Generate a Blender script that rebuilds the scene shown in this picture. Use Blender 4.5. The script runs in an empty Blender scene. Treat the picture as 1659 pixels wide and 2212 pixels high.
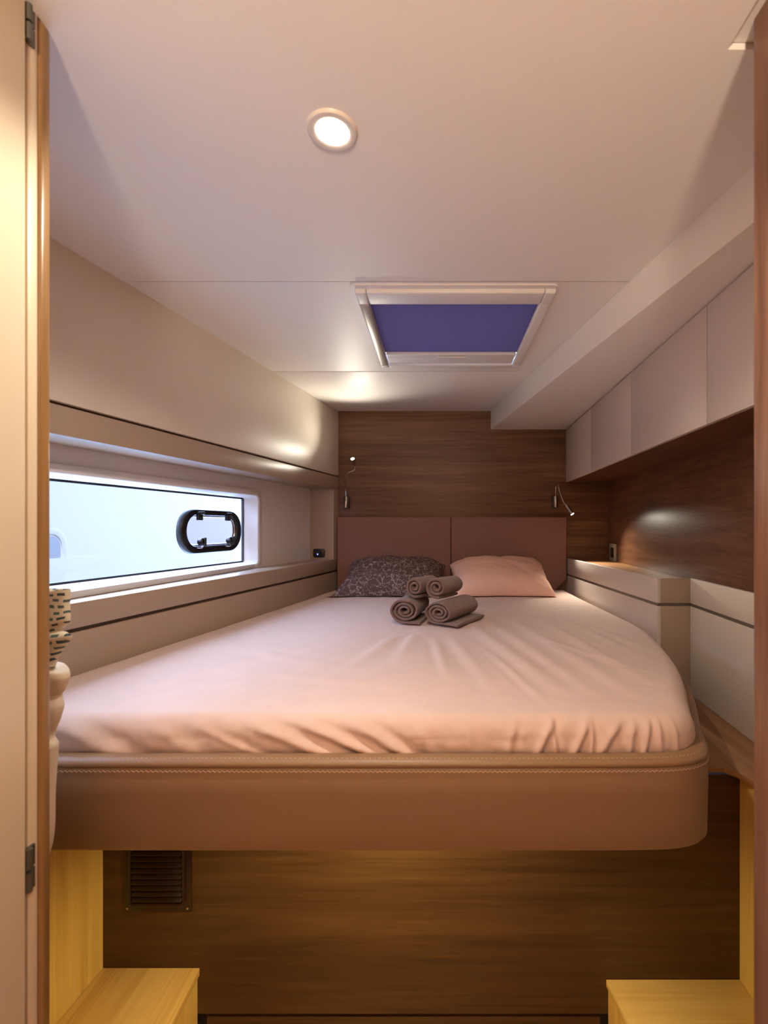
import bpy, bmesh, math, random
from mathutils import Vector, Matrix, noise

random.seed(7)
S = bpy.context.scene
COL = S.collection
EYE = 1.38            # height of the eye above the cabin floor; heights below are given from the eye level

# ------------------------------------------------------------------ camera, sky, exposure
cam_d = bpy.data.cameras.new('camera')
cam = bpy.data.objects.new('camera', cam_d); COL.objects.link(cam)
cam.location = (0, 0, EYE); cam.rotation_euler = (math.radians(90), 0, 0)
cam_d.sensor_fit = 'VERTICAL'; cam_d.sensor_height = 36.0
cam_d.lens = 1020 / 2212 * 36.0
cam_d.shift_x = -(950 - 829.5) / 2212
cam_d.shift_y = (1138 - 1106) / 2212
cam_d.clip_start = 0.02
cam_d.dof.use_dof = True; cam_d.dof.focus_distance = 1.7; cam_d.dof.aperture_fstop = 4.0
S.camera = cam

w = bpy.data.worlds.new('overcast_sky'); S.world = w; w.use_nodes = True
wb = w.node_tree.nodes['Background']
wb.inputs['Color'].default_value = (0.50, 0.65, 1.0, 1); wb.inputs['Strength'].default_value = 5.8

S.view_settings.view_transform = 'Standard'; S.view_settings.look = 'None'
S.view_settings.gamma = 1.0; S.view_settings.use_curve_mapping = False
S.view_settings.exposure = 1.72

LAMP_COL = (1.0, 0.90, 0.75)
LAMP_W = 9.8
HALL_W = 0.9
UP_W = 66.0
UNDER_W = 6.8

# ------------------------------------------------------------------ materials
def srgb(r, g, b):
    f = lambda c: (c / 255 / 12.92) if c / 255 <= 0.04045 else ((c / 255 + 0.055) / 1.055) ** 2.4
    return (f(r), f(g), f(b), 1)

class NT:
    def __init__(s, name):
        s.m = bpy.data.materials.new(name); s.m.use_nodes = True
        s.t = s.m.node_tree; s.n = s.t.nodes; s.p = s.n['Principled BSDF']
    def add(s, typ, **kw):
        nd = s.n.new(typ)
        for k, v in kw.items():
            if k in nd.inputs: nd.inputs[k].default_value = v
            else: setattr(nd, k, v)
        return nd
    def link(s, a, b): s.t.links.new(a, b)
    def coords(s, scale=(1, 1, 1), rot=(0, 0, 0)):
        tc = s.add('ShaderNodeTexCoord'); mp = s.add('ShaderNodeMapping')
        mp.inputs['Scale'].default_value = scale; mp.inputs['Rotation'].default_value = rot
        s.link(tc.outputs['Object'], mp.inputs['Vector']); return mp.outputs['Vector']
    def ramp(s, fac, stops):
        r = s.add('ShaderNodeValToRGB'); e = r.color_ramp.elements
        while len(e) < len(stops): e.new(0.5)
        for k, (p, c) in enumerate(stops): e[k].position = p; e[k].color = c
        s.link(fac, r.inputs['Fac']); return r.outputs['Color']
    def bump(s, h, strength, dist=0.001):
        b = s.add('ShaderNodeBump'); b.inputs['Strength'].default_value = strength; b.inputs['Distance'].default_value = dist
        s.link(h, b.inputs['Height']); s.link(b.outputs['Normal'], s.p.inputs['Normal'])

def plain(name, col, rough=0.5, metal=0.0, spec=0.5, grain=0.0, gscale=900):
    t = NT(name); t.p.inputs['Base Color'].default_value = col
    t.p.inputs['Roughness'].default_value = rough; t.p.inputs['Metallic'].default_value = metal
    t.p.inputs['Specular IOR Level'].default_value = spec
    v = t.coords((1, 1, 1)); nz = t.add('ShaderNodeTexNoise', Scale=gscale if grain else 6.0, Detail=3.0)
    t.link(v, nz.inputs['Vector'])
    if grain: t.bump(nz.outputs['Fac'], grain, 0.0006)
    else:
        mr = t.add('ShaderNodeMapRange'); mr.inputs['To Min'].default_value = max(0, rough - 0.012); mr.inputs['To Max'].default_value = min(1, rough + 0.012)
        t.link(nz.outputs['Fac'], mr.inputs['Value']); t.link(mr.outputs['Result'], t.p.inputs['Roughness'])
    return t.m

def wood(name, dark, mid, light, axis, rough=0.35, sc=1.0, spec=0.4):
    t = NT(name); t.p.inputs['Specular IOR Level'].default_value = spec
    s = [26 * sc] * 3; s[axis] = 1.1 * sc
    v = t.coords(tuple(s))
    n1 = t.add('ShaderNodeTexNoise', Scale=1.0, Detail=6.0, Roughness=0.62, Distortion=1.2); t.link(v, n1.inputs['Vector'])
    s2 = [210 * sc] * 3; s2[axis] = 5.0 * sc
    v2 = t.coords(tuple(s2))
    n2 = t.add('ShaderNodeTexNoise', Scale=1.0, Detail=3.0, Roughness=0.6); t.link(v2, n2.inputs['Vector'])
    s3 = [5.0 * sc] * 3; s3[axis] = 0.5 * sc
    v3 = t.coords(tuple(s3))
    n3 = t.add('ShaderNodeTexNoise', Scale=1.0, Detail=2.0, Distortion=0.8); t.link(v3, n3.inputs['Vector'])
    a = t.add('ShaderNodeMath', operation='MULTIPLY_ADD'); a.inputs[1].default_value = 0.55; t.link(n1.outputs['Fac'], a.inputs[0])
    b = t.add('ShaderNodeMath', operation='MULTIPLY'); b.inputs[1].default_value = 0.22; t.link(n2.outputs['Fac'], b.inputs[0]); t.link(b.outputs[0], a.inputs[2])
    c = t.add('ShaderNodeMath', operation='MULTIPLY_ADD'); c.inputs[1].default_value = 0.28; t.link(n3.outputs['Fac'], c.inputs[0]); t.link(a.outputs[0], c.inputs[2])
    col = t.ramp(c.outputs[0], [(0.36, dark), (0.52, mid), (0.68, light)])
    t.link(col, t.p.inputs['Base Color']); t.p.inputs['Roughness'].default_value = rough
    t.bump(c.outputs[0], 0.10, 0.001)
    return t.m

M = {}
M['ceiling'] = plain('ceiling_white', srgb(238, 232, 226), 0.5, grain=0.04, gscale=500)
M['cream'] = plain('cream_laminate', srgb(232, 222, 206), 0.42, spec=0.3, grain=0.03, gscale=700)
M['taupe'] = plain('taupe_laminate', srgb(178, 156, 136), 0.36, grain=0.03, gscale=700)
M['groove'] = plain('groove_shadow_gap', srgb(92, 76, 64), 0.6)
M['groove_grey'] = plain('grey_metal_strip', srgb(118, 108, 100), 0.4, 0.4)
M['cabinet'] = plain('cabinet_laminate', srgb(214, 200, 192), 0.36, grain=0.05, gscale=800)
M['gelcoat'] = plain('white_moulding', srgb(228, 223, 220), 0.45)
M['walnut_x'] = wood('walnut_grain_across', srgb(82, 56, 38), srgb(116, 82, 56), srgb(140, 102, 70), 0, 0.34)
M['walnut_y'] = wood('walnut_grain_along', srgb(78, 50, 36), srgb(108, 73, 52), srgb(130, 92, 66), 1, 0.30, 1.0, 0.13)
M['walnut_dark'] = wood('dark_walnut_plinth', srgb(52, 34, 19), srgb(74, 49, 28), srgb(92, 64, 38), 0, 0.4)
M['walnut_z'] = wood('walnut_grain_upright', srgb(112, 76, 56), srgb(146, 103, 78), srgb(166, 120, 93), 2, 0.38)
M['shelf_wood'] = wood('shelf_oak', srgb(124, 86, 56), srgb(158, 114, 78), srgb(178, 134, 96), 1, 0.4)
M['oak_y'] = wood('oak_grain_along', srgb(200, 152, 84), srgb(228, 186, 116), srgb(238, 204, 138), 1, 0.42, 0.8)
M['oak_x'] = wood('oak_grain_across', srgb(206, 164, 92), srgb(226, 188, 118), srgb(236, 204, 136), 0, 0.42, 0.8)
M['oak_z'] = wood('oak_grain_upright', srgb(192, 150, 78), srgb(218, 178, 104), srgb(230, 194, 122), 2, 0.42, 0.8)
M['jamb_wood'] = wood('jamb_oak', srgb(128, 96, 56), srgb(154, 118, 74), srgb(170, 134, 88), 2, 0.28)
M['leather'] = plain('taupe_leatherette', srgb(144, 112, 82), 0.46, grain=0.25, gscale=420)
M['thread'] = plain('stitch_thread', srgb(206, 172, 146), 0.8)
M['head_fabric'] = plain('headboard_fabric', srgb(150, 110, 96), 0.85, grain=0.35, gscale=700)
M['steel'] = plain('brushed_steel', srgb(190, 182, 172), 0.25, 1.0)
M['lamp_trim'] = plain('satin_white_trim', srgb(224, 216, 206), 0.35)
M['alu'] = plain('brushed_aluminium', srgb(205, 198, 194), 0.32, 0.85)
M['black'] = plain('black_plastic', srgb(22, 22, 24), 0.35)
M['rubber'] = plain('black_rubber', srgb(18, 20, 30), 0.5)
M['hinge'] = plain('grey_hinge_metal', srgb(120, 118, 110), 0.4, 0.8)
M['vent'] = plain('vent_brown', srgb(36, 15, 12), 0.35)
M['darkgap'] = plain('dark_gap', srgb(30, 22, 18), 0.8)
M['plate'] = plain('switch_plate', srgb(176, 166, 150), 0.4)
M['canvas'] = plain('cream_canvas', srgb(226, 212, 186), 0.85, grain=0.3, gscale=500)
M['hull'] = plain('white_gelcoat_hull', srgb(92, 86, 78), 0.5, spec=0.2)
M['door_white'] = plain('door_cream_lacquer', srgb(232, 216, 186), 0.35)

def cloth(name, c1, c2, bump=0.5, wr=9.0):
    t = NT(name)
    v = t.coords((1, 1, 1))
    n = t.add('ShaderNodeTexNoise', Scale=wr, Detail=5.0, Roughness=0.55, Distortion=0.7); t.link(v, n.inputs['Vector'])
    col = t.ramp(n.outputs['Fac'], [(0.3, c1), (0.7, c2)]); t.link(col, t.p.inputs['Base Color'])
    n2 = t.add('ShaderNodeTexNoise', Scale=1400.0, Detail=1.0); t.link(v, n2.inputs['Vector'])
    mm = t.add('ShaderNodeMath', operation='MULTIPLY_ADD'); mm.inputs[1].default_value = 0.03
    t.link(n2.outputs['Fac'], mm.inputs[0]); t.link(n.outputs['Fac'], mm.inputs[2])
    t.bump(mm.outputs[0], bump, 0.006)
    t.p.inputs['Roughness'].default_value = 0.9; t.p.inputs['Specular IOR Level'].default_value = 0.15
    t.p.inputs['Sheen Weight'].default_value = 0.1
    return t.m
M['sheet'] = cloth('pink_sheet_cotton', srgb(216, 190, 177), srgb(221, 195, 182), 0.25, 14.0)
M['pink_pillow'] = cloth('peach_pillow_cotton', srgb(236, 190, 170), srgb(240, 197, 178), 0.3, 10.0)

def towel_mat():
    t = NT('mauve_terry'); v = t.coords((1, 1, 1))
    n = t.add('ShaderNodeTexNoise', Scale=520.0, Detail=3.0); t.link(v, n.inputs['Vector'])
    col = t.ramp(n.outputs['Fac'], [(0.3, srgb(108, 82, 76)), (0.7, srgb(146, 116, 108))]); t.link(col, t.p.inputs['Base Color'])
    t.bump(n.outputs['Fac'], 0.9, 0.003); t.p.inputs['Roughness'].default_value = 1.0
    t.p.inputs['Specular IOR Level'].default_value = 0.05; t.p.inputs['Sheen Weight'].default_value = 0.35
    return t.m
M['towel'] = towel_mat()

def vine_mat():
    t = NT('vine_print_cotton'); v = t.coords((1, 1, 1))
    nd = t.add('ShaderNodeTexNoise', Scale=16.0, Detail=2.0); t.link(v, nd.inputs['Vector'])
    mixv = t.add('ShaderNodeVectorMath', operation='MULTIPLY_ADD'); mixv.inputs[1].default_value = (0.06, 0.06, 0.06)
    t.link(nd.outputs['Color'], mixv.inputs[0]); t.link(v, mixv.inputs[2])
    vo = t.add('ShaderNodeTexVoronoi', feature='DISTANCE_TO_EDGE', Scale=30.0); t.link(mixv.outputs[0], vo.inputs['Vector'])
    stem = t.add('ShaderNodeMath', operation='LESS_THAN'); stem.inputs[1].default_value = 0.030; t.link(vo.outputs['Distance'], stem.inputs[0])
    gate = t.add('ShaderNodeTexNoise', Scale=24.0, Detail=1.0); t.link(v, gate.inputs['Vector'])
    gt = t.add('ShaderNodeMath', operation='GREATER_THAN'); gt.inputs[1].default_value = 0.50; t.link(gate.outputs['Fac'], gt.inputs[0])
    st = t.add('ShaderNodeMath', operation='MULTIPLY'); t.link(stem.outputs[0], st.inputs[0]); t.link(gt.outputs[0], st.inputs[1])
    near = t.add('ShaderNodeMath', operation='LESS_THAN'); near.inputs[1].default_value = 0.15; t.link(vo.outputs['Distance'], near.inputs[0])
    lf = t.add('ShaderNodeTexVoronoi', feature='F1', Scale=120.0); t.link(mixv.outputs[0], lf.inputs['Vector'])
    l2 = t.add('ShaderNodeMath', operation='LESS_THAN'); l2.inputs[1].default_value = 0.36; t.link(lf.outputs['Distance'], l2.inputs[0])
    l3 = t.add('ShaderNodeMath', operation='MULTIPLY'); t.link(l2.outputs[0], l3.inputs[0]); t.link(near.outputs[0], l3.inputs[1])
    mx = t.add('ShaderNodeMath', operation='MAXIMUM'); t.link(st.outputs[0], mx.inputs[0]); t.link(l3.outputs[0], mx.inputs[1])
    col = t.ramp(mx.outputs[0], [(0.0, srgb(96, 74, 70)), (1.0, srgb(164, 148, 140))]); t.link(col, t.p.inputs['Base Color'])
    n2 = t.add('ShaderNodeTexNoise', Scale=12.0, Detail=4.0); t.link(v, n2.inputs['Vector']); t.bump(n2.outputs['Fac'], 0.3, 0.006)
    t.p.inputs['Roughness'].default_value = 0.9; t.p.inputs['Specular IOR Level'].default_value = 0.15
    return t.m
M['vine'] = vine_mat()

def print_mat():
    t = NT('teal_dash_print'); v = t.coords((1, 1, 1), (math.radians(90), 0, 0))
    nd = t.add('ShaderNodeTexNoise', Scale=30.0, Detail=1.0); t.link(v, nd.inputs['Vector'])
    mixv = t.add('ShaderNodeVectorMath', operation='MULTIPLY_ADD'); mixv.inputs[1].default_value = (0.012, 0.012, 0.012)
    t.link(nd.outputs['Color'], mixv.inputs[0]); t.link(v, mixv.inputs[2])
    br = t.add('ShaderNodeTexBrick', Scale=1.0)
    br.inputs['Color1'].default_value = srgb(92, 118, 112); br.inputs['Color2'].default_value = srgb(58, 76, 86)
    br.inputs['Mortar'].default_value = srgb(226, 216, 190); br.inputs['Mortar Size'].default_value = 0.0030
    br.inputs['Mortar Smooth'].default_value = 0.1; br.inputs['Brick Width'].default_value = 0.0150; br.inputs['Row Height'].default_value = 0.0105
    t.link(mixv.outputs[0], br.inputs['Vector']); t.link(br.outputs['Color'], t.p.inputs['Base Color'])
    t.p.inputs['Roughness'].default_value = 0.85
    return t.m
M['print'] = print_mat()

def glass_mat(name, tint, gloss, drops=True):
    t = NT(name); t.n.remove(t.p)
    out = t.n['Material Output']
    tr = t.add('ShaderNodeBsdfTransparent'); tr.inputs['Color'].default_value = tint
    gl = t.add('ShaderNodeBsdfGlossy'); gl.inputs['Roughness'].default_value = 0.03
    mx = t.add('ShaderNodeMixShader'); mx.inputs['Fac'].default_value = gloss
    t.link(tr.outputs[0], mx.inputs[1]); t.link(gl.outputs[0], mx.inputs[2])
    last = mx.outputs[0]
    if drops:
        v = t.coords((1, 1, 1)); vo = t.add('ShaderNodeTexVoronoi', Scale=75.0); t.link(v, vo.inputs['Vector'])
        ls = t.add('ShaderNodeMath', operation='LESS_THAN'); ls.inputs[1].default_value = 0.085; t.link(vo.outputs['Distance'], ls.inputs[0])
        wn = t.add('ShaderNodeTexNoise', Scale=9.0, Detail=2.0); t.link(v, wn.inputs['Vector'])
        gt = t.add('ShaderNodeMath', operation='GREATER_THAN'); gt.inputs[1].default_value = 0.5; t.link(wn.outputs['Fac'], gt.inputs[0])
        ml = t.add('ShaderNodeMath', operation='MULTIPLY'); t.link(ls.outputs[0], ml.inputs[0]); t.link(gt.outputs[0], ml.inputs[1])
        m2 = t.add('ShaderNodeMath', operation='MULTIPLY'); m2.inputs[1].default_value = 0.35; t.link(ml.outputs[0], m2.inputs[0])
        df = t.add('ShaderNodeBsdfDiffuse'); df.inputs['Color'].default_value = srgb(150, 160, 176)
        mm = t.add('ShaderNodeMixShader'); t.link(m2.outputs[0], mm.inputs['Fac']); t.link(last, mm.inputs[1]); t.link(df.outputs[0], mm.inputs[2])
        last = mm.outputs[0]
    t.link(last, out.inputs['Surface'])
    return t.m
M['glass'] = glass_mat('wet_window_glass', (0.95, 0.97, 0.98, 1), 0.05)
M['port_glass'] = glass_mat('tinted_acrylic', (0.88, 0.84, 0.90, 1), 0.06)
M['roof_glass'] = glass_mat('hatch_acrylic', (0.8, 0.82, 0.85, 1), 0.06, False)

def blind_mat():
    t = NT('blue_grey_blind'); out = t.n['Material Output']
    tl = t.add('ShaderNodeBsdfTranslucent'); tl.inputs['Color'].default_value = (0.085, 0.066, 0.098, 1)
    df = t.add('ShaderNodeBsdfDiffuse'); df.inputs['Color'].default_value = (0.10, 0.09, 0.14, 1)
    ad = t.add('ShaderNodeAddShader'); t.link(tl.outputs[0], ad.inputs[0]); t.link(df.outputs[0], ad.inputs[1])
    v = t.coords((1, 1, 1)); n = t.add('ShaderNodeTexNoise', Scale=800.0); t.link(v, n.inputs['Vector'])
    b = t.add('ShaderNodeBump'); b.inputs['Strength'].default_value = 0.2; t.link(n.outputs['Fac'], b.inputs['Height']); t.link(b.outputs['Normal'], df.inputs['Normal'])
    t.link(ad.outputs[0], out.inputs['Surface']); t.n.remove(t.p)
    return t.m
M['blind'] = blind_mat()

def emit(name, col, strength):
    t = NT(name); t.p.inputs['Base Color'].default_value = (0.8, 0.8, 0.8, 1)
    t.p.inputs['Emission Color'].default_value = col; t.p.inputs['Emission Strength'].default_value = strength
    return t.m
M['lamp_face'] = emit('lit_lamp_lens', (1.0, 0.86, 0.66, 1), 14.0)
M['read_face'] = emit('lit_reading_lens', (1.0, 0.9, 0.78, 1), 10.0)
M['courtesy_face'] = emit('lit_courtesy_lens', (1.0, 0.78, 0.36, 1), 5.0)
M['led_blue'] = emit('blue_indicator', (0.05, 0.12, 1.0, 1), 3.0)

def water_mat():
    t = NT('harbour_water'); t.p.inputs['Base Color'].default_value = srgb(120, 150, 165); t.p.inputs['Roughness'].default_value = 0.15
    v = t.coords((1, 1, 1)); n = t.add('ShaderNodeTexNoise', Scale=4.0, Detail=4.0); t.link(v, n.inputs['Vector']); t.bump(n.outputs['Fac'], 0.5, 0.05)
    return t.m
M['water'] = water_mat()

# ------------------------------------------------------------------ mesh helpers (z of all input is measured from eye level)
class MB:
    def __init__(s): s.v = []; s.f = []
    def add(s, verts, faces):
        o = len(s.v); s.v += [tuple(p) for p in verts]; s.f += [tuple(i + o for i in f) for f in faces]; return s
    def prism(s, poly, z0, z1):
        n = len(poly); a = sum(poly[i][0] * poly[(i + 1) % n][1] - poly[(i + 1) % n][0] * poly[i][1] for i in range(n))
        if a < 0: poly = poly[::-1]
        vs = [(x, y, z0) for x, y in poly] + [(x, y, z1) for x, y in poly]
        fs = [tuple(range(n))[::-1], tuple(range(n, 2 * n))] + [(i, (i + 1) % n, n + (i + 1) % n, n + i) for i in range(n)]
        return s.add(vs, fs)
    def box(s, x0, x1, y0, y1, z0, z1):
        return s.prism([(x0, y0), (x1, y0), (x1, y1), (x0, y1)], z0, z1)
    def loft(s, rings, caps=True, close=False):
        n = len(rings[0]); vs = [p for r in rings for p in r]; fs = []
        m = len(rings)
        for i in range(m if close else m - 1):
            j = (i + 1) % m
            for k in range(n): fs.append((i * n + k, i * n + (k + 1) % n, j * n + (k + 1) % n, j * n + k))
        if caps and not close: fs.append(tuple(range(n))[::-1]); fs.append(tuple((m - 1) * n + k for k in range(n)))
        return s.add(vs, fs)
    def tube(s, pts, r, n=12, caps=True):
        pts = [Vector(p) for p in pts]; rings = []; up = Vector((0.3, 0.1, 1)).normalized()
        rr = r if isinstance(r, (list, tuple)) else [r] * len(pts)
        pu = None
        for i, p in enumerate(pts):
            d = (pts[min(i + 1, len(pts) - 1)] - pts[max(i - 1, 0)]).normalized()
            u = pu if pu is not None else up
            u = (u - d * u.dot(d))
            if u.length < 1e-4: u = Vector((1, 0, 0)) - d * d.x
            u.normalize(); pu = u; q = d.cross(u)
            rings.append([p + (u * math.cos(2 * math.pi * k / n) + q * math.sin(2 * math.pi * k / n)) * rr[i] for k in range(n)])
        return s.loft(rings, caps)
    def lathe(s, prof, org, axis, n=32):
        """prof: (radius, height) pairs along axis from org"""
        a = Vector(axis).normalized(); o = Vector(org)
        u = a.orthogonal().normalized(); q = a.cross(u); rings = []
        for r, h in prof:
            rings.append([o + a * h + (u * math.cos(2 * math.pi * k / n) + q * math.sin(2 * math.pi * k / n)) * max(r, 1e-5) for k in range(n)])
        return s.loft(rings, True)
    def build(s, name, mat, parent=None, smooth=False, bevel=0.0, seg=2, angle=35):
        loc = Vector(parent['_loc']) if parent is not None and '_loc' in parent else Vector((0, 0, 0))
        me = bpy.data.meshes.new(name)
        me.from_pydata([(x - loc.x, y - loc.y, z + EYE - loc.z) for x, y, z in s.v], [], s.f)
        bm = bmesh.new(); bm.from_mesh(me)
        bmesh.ops.recalc_face_normals(bm, faces=bm.faces)
        if bevel > 0:
            es = [e for e in bm.edges if len(e.link_faces) == 2 and e.calc_face_angle(0) > 0.5]
            bmesh.ops.bevel(bm, geom=es, offset=bevel, segments=seg, affect='EDGES', profile=0.5, clamp_overlap=True)
        bm.to_mesh(me); bm.free()
        if smooth or bevel > 0:
            for p in me.polygons: p.use_smooth = True
            me.set_sharp_from_angle(angle=math.radians(angle))
        me.materials.append(M[mat])
        o = bpy.data.objects.new(name, me); COL.objects.link(o)
        if parent is not None: o.parent = parent; o['_loc'] = tuple(loc)
        return o

def thing(name, loc, label=None, cat=None, group=None, kind=None):
    o = bpy.data.objects.new(name, None); COL.objects.link(o)
    o.location = (loc[0], loc[1], loc[2] + EYE); o['_loc'] = (loc[0], loc[1], loc[2] + EYE)
    o.empty_display_size = 0.05
    return tag(o, label, cat, group, kind)

def tag(o, label=None, cat=None, group=None, kind=None):
    for k, v in (('label', label), ('category', cat), ('group', group), ('kind', kind)):
        if v: o[k] = v
    return o

def struct(name, loc=(0, 0, 0)): return thing(name, loc, kind='structure')

def rr(a0, a1, b0, b1, r, n=8):
    """rounded rectangle loop in a plane (a, b)"""
    pts = []
    for ca, cb, st in ((a1 - r, b1 - r, 0), (a0 + r, b1 - r, 90), (a0 + r, b0 + r, 180), (a1 - r, b0 + r, 270)):
        for k in range(n + 1):
            t = math.radians(st + 90 * k / n); pts.append((ca + r * math.cos(t), cb + r * math.sin(t)))
    return pts

def bez(pts, n=10):
    """Catmull-Rom through points"""
    P = [Vector(p) for p in pts]; out = []
    for i in range(len(P) - 1):
        p0 = P[max(i - 1, 0)]; p1 = P[i]; p2 = P[i + 1]; p3 = P[min(i + 2, len(P) - 1)]
        for k in range(n):
            t = k / n
            out.append(0.5 * ((2 * p1) + (p2 - p0) * t + (2 * p0 - 5 * p1 + 4 * p2 - p3) * t * t + (3 * p1 - p0 - 3 * p2 + p3) * t ** 3))
    out.append(P[-1]); return out

# ------------------------------------------------------------------ key dimensions
FLOOR = -EYE
CEIL = 0.75
BACK = 3.07
def XL(y): return -1.2423 + 0.19 * y                 # inner face of the hull side (left)
def XC(y): return 0.819 - 0.037 * (BACK - y)         # front of the overhead lockers (right)
def XS(y): return 0.331 + (BACK - y) * 0.1535        # face of the soffit beam
def XB(y): return 0.820 + (BACK - y) * 0.033         # bedside boards on the right
NICHE = 0.15
SOFF = 0.632
CABZ = 0.292
SILL = -0.208
MAT = -0.395
PAN = 1.295                                          # face of the panel under the bed
SHELF = -0.66

# ------------------------------------------------------------------ structure: floor, ceiling, walls
fl = struct('floor')
for k in range(8):
    y0 = -1.0 + k * 0.3
    MB().box(-0.95, 0.95, y0 + 0.001, y0 + 0.299, FLOOR - 0.03, FLOOR).build('plank', 'shelf_wood', fl)
MB().box(-1.4, 1.4, -1.15, 3.12, FLOOR - 0.06, FLOOR - 0.031).build('subfloor', 'darkgap', fl)

ce = struct('ceiling')
HX0, HX1, HY0, HY1 = -0.245, 0.345, 1.515, 2.165     # hole for the roof hatch
S1, S2 = 1.446, 2.283
TOP = CEIL + 0.03
def XO(y): return -1.2423 + 0.19 * y - 0.28            # outer edge of the roof over the hull side
def roof(mb, y0, y1, x1, z0, z1): return mb.prism([(XO(y0), y0), (x1, y0), (x1, y1), (XO(y1), y1)], z0, z1)
m_ = MB(); roof(m_, -1.1, 0.742, 0.452, CEIL, TOP); roof(m_, 0.7421, S1 - 0.0035, 1.4, CEIL, TOP); m_.build('ceiling_panel', 'ceiling', ce)
MB().box(0.4535, 0.62, -1.1, 0.7405, CEIL + 0.010, TOP).build('ceiling_panel', 'ceiling', ce)
pm = MB(); roof(pm, S1 + 0.0025, S2 - 0.0015, HX0, CEIL + 0.002, TOP)
pm.box(HX1, 1.4, S1 + 0.0025, S2 - 0.0015, CEIL + 0.002, TOP)
pm.box(HX0, HX1, S1 + 0.0025, HY0, CEIL + 0.002, TOP).box(HX0, HX1, HY1, S2 - 0.0015, CEIL + 0.002, TOP)
pm.build('ceiling_panel', 'ceiling', ce)
m_ = MB(); roof(m_, S2 + 0.0025, BACK - 0.004, 1.4, CEIL, TOP); m_.build('ceiling_panel', 'ceiling', ce, bevel=0.004)
bk = MB(); roof(bk, -1.15, 3.12, HX0 - 0.002, TOP + 0.012, TOP + 0.06); bk.box(HX1 + 0.002, 1.4, -1.15, 3.12, TOP + 0.012, TOP + 0.06)
bk.box(HX0 - 0.002, HX1 + 0.002, -1.15, HY0 - 0.002, TOP + 0.012, TOP + 0.06).box(HX0 - 0.002, HX1 + 0.002, HY1 + 0.002, 3.12, TOP + 0.012, TOP + 0.06)
bk.build('deck_underside', 'cream', ce)

so = struct('trim_1')
ys = [0.60, 1.2, 1.8, 2.4, BACK]
MB().prism([(XS(ys[0]), ys[0]), (XS(BACK), BACK), (1.3, BACK), (1.3, ys[0])], SOFF, CEIL + 0.002).build('soffit_beam', 'ceiling', so, bevel=0.003)

wb_ = struct('wall_back')
MB().box(-0.90, 1.4, BACK, BACK + 0.05, FLOOR, CEIL + 0.06).build('bulkhead_panel', 'walnut_x', wb_)

wl = struct('wall_left')
Y0 = 0.60
def wstrip(mb, y0, y1, z0, z1, w0, w1):
    return mb.prism([(XL(y0) - w0, y0), (XL(y1) - w0, y1), (XL(y1) - w1, y1), (XL(y0) - w1, y0)], z0, z1)
wstrip(MB(), Y0, BACK, 0.331, CEIL + 0.03, 0, 0.30).build('upper_panel', 'cream', wl, bevel=0.002)
wstrip(MB(), Y0, BACK, 0.322, 0.331, 0.014, 0.30).build('shadow_gap', 'groove', wl)
NY1 = 2.997
wstrip(MB(), Y0, BACK, 0.243, 0.322, 0, NICHE + 0.06).build('niche_head', 'taupe', wl, bevel=0.002)
wstrip(MB(), NY1, BACK, SILL, 0.243, 0, NICHE + 0.06).build('niche_end', 'taupe', wl)
wstrip(MB(), Y0, BACK, -0.278, SILL, 0, NICHE + 0.06).build('niche_sill', 'taupe', wl, bevel=0.002)
wstrip(MB(), Y0, BACK, -0.290, -0.278, 0.014, 0.25).build('shadow_gap', 'groove', wl)
wstrip(MB(), Y0, BACK, -0.80, -0.290, 0, 0.25).build('lower_panel', 'taupe', wl, bevel=0.002)
MB().prism([(XL(0.62) - 0.03, 0.62), (XL(2.40) - 0.138, 2.40), (XL(2.40) - 0.1495, 2.40), (XL(0.62) - 0.1495, 0.62)], SILL + 0.0005, -0.186).build('moulded_sill', 'gelcoat', wl, bevel=0.003)
# liner behind the niche, open at the window
WS0, WS1, WZ0, WZ1 = 0.86, 2.40, -0.188, 0.156
lb = MB()
wstrip(lb, Y0, NY1, WZ1 + 0.02, 0.243, NICHE, NICHE + 0.06)
wstrip(lb, WS1 + 0.02, NY1, SILL, WZ1 + 0.02, NICHE, NICHE + 0.06)
wstrip(lb, Y0, WS0 - 0.02, SILL, WZ1 + 0.02, NICHE, NICHE + 0.06)
lb.build('niche_lining', 'gelcoat', wl)

# right side: lockers wall, bedside boards and wood back panel
wr_ = struct('wall_right')
def XW(y): return 0.980 + 0.07 * (y - 1.5)            # face of the wood lining
sp = [(XW(0.60), 0.60), (XW(BACK), BACK), (1.35, BACK), (1.35, 0.60)]
MB().prism(sp, SHELF + 0.02, SOFF + 0.05).build('wood_lining', 'walnut_y', wr_)
YB = 1.867
for nm, z0, z1 in (('upper_board', -0.302, -0.204), ('lower_board', SHELF, -0.314)):
    MB().prism([(XB(BACK), BACK), (XB(YB), YB), (XB(YB) + 0.016, YB), (XB(BACK) + 0.016, BACK)], z0, z1).build(nm, 'cabinet', wr_, bevel=0.0015)
    MB().prism([(XB(YB) + 0.0165, YB), (XW(YB) - 0.001, YB), (XW(YB) - 0.001, YB + 0.015), (XB(YB) + 0.0165, YB + 0.015)], z0, z1).build('return_board', 'taupe', wr_, bevel=0.001)
    MB().prism([(XW(YB) - 0.0005, YB - 0.0005), (XW(0.72) - 0.0005, 0.72), (XW(0.72) - 0.016, 0.72), (XW(YB) - 0.016, YB - 0.0005)], z0, z1).build('side_board', 'cream', wr_, bevel=0.0015)
MB().prism([(XB(BACK) + 0.004, BACK), (XB(YB) + 0.004, YB + 0.004), (XW(YB) - 0.002, YB + 0.004), (XW(BACK) - 0.002, BACK)], -0.320, -0.300).build('shadow_gap', 'groove_grey', wr_)
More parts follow.
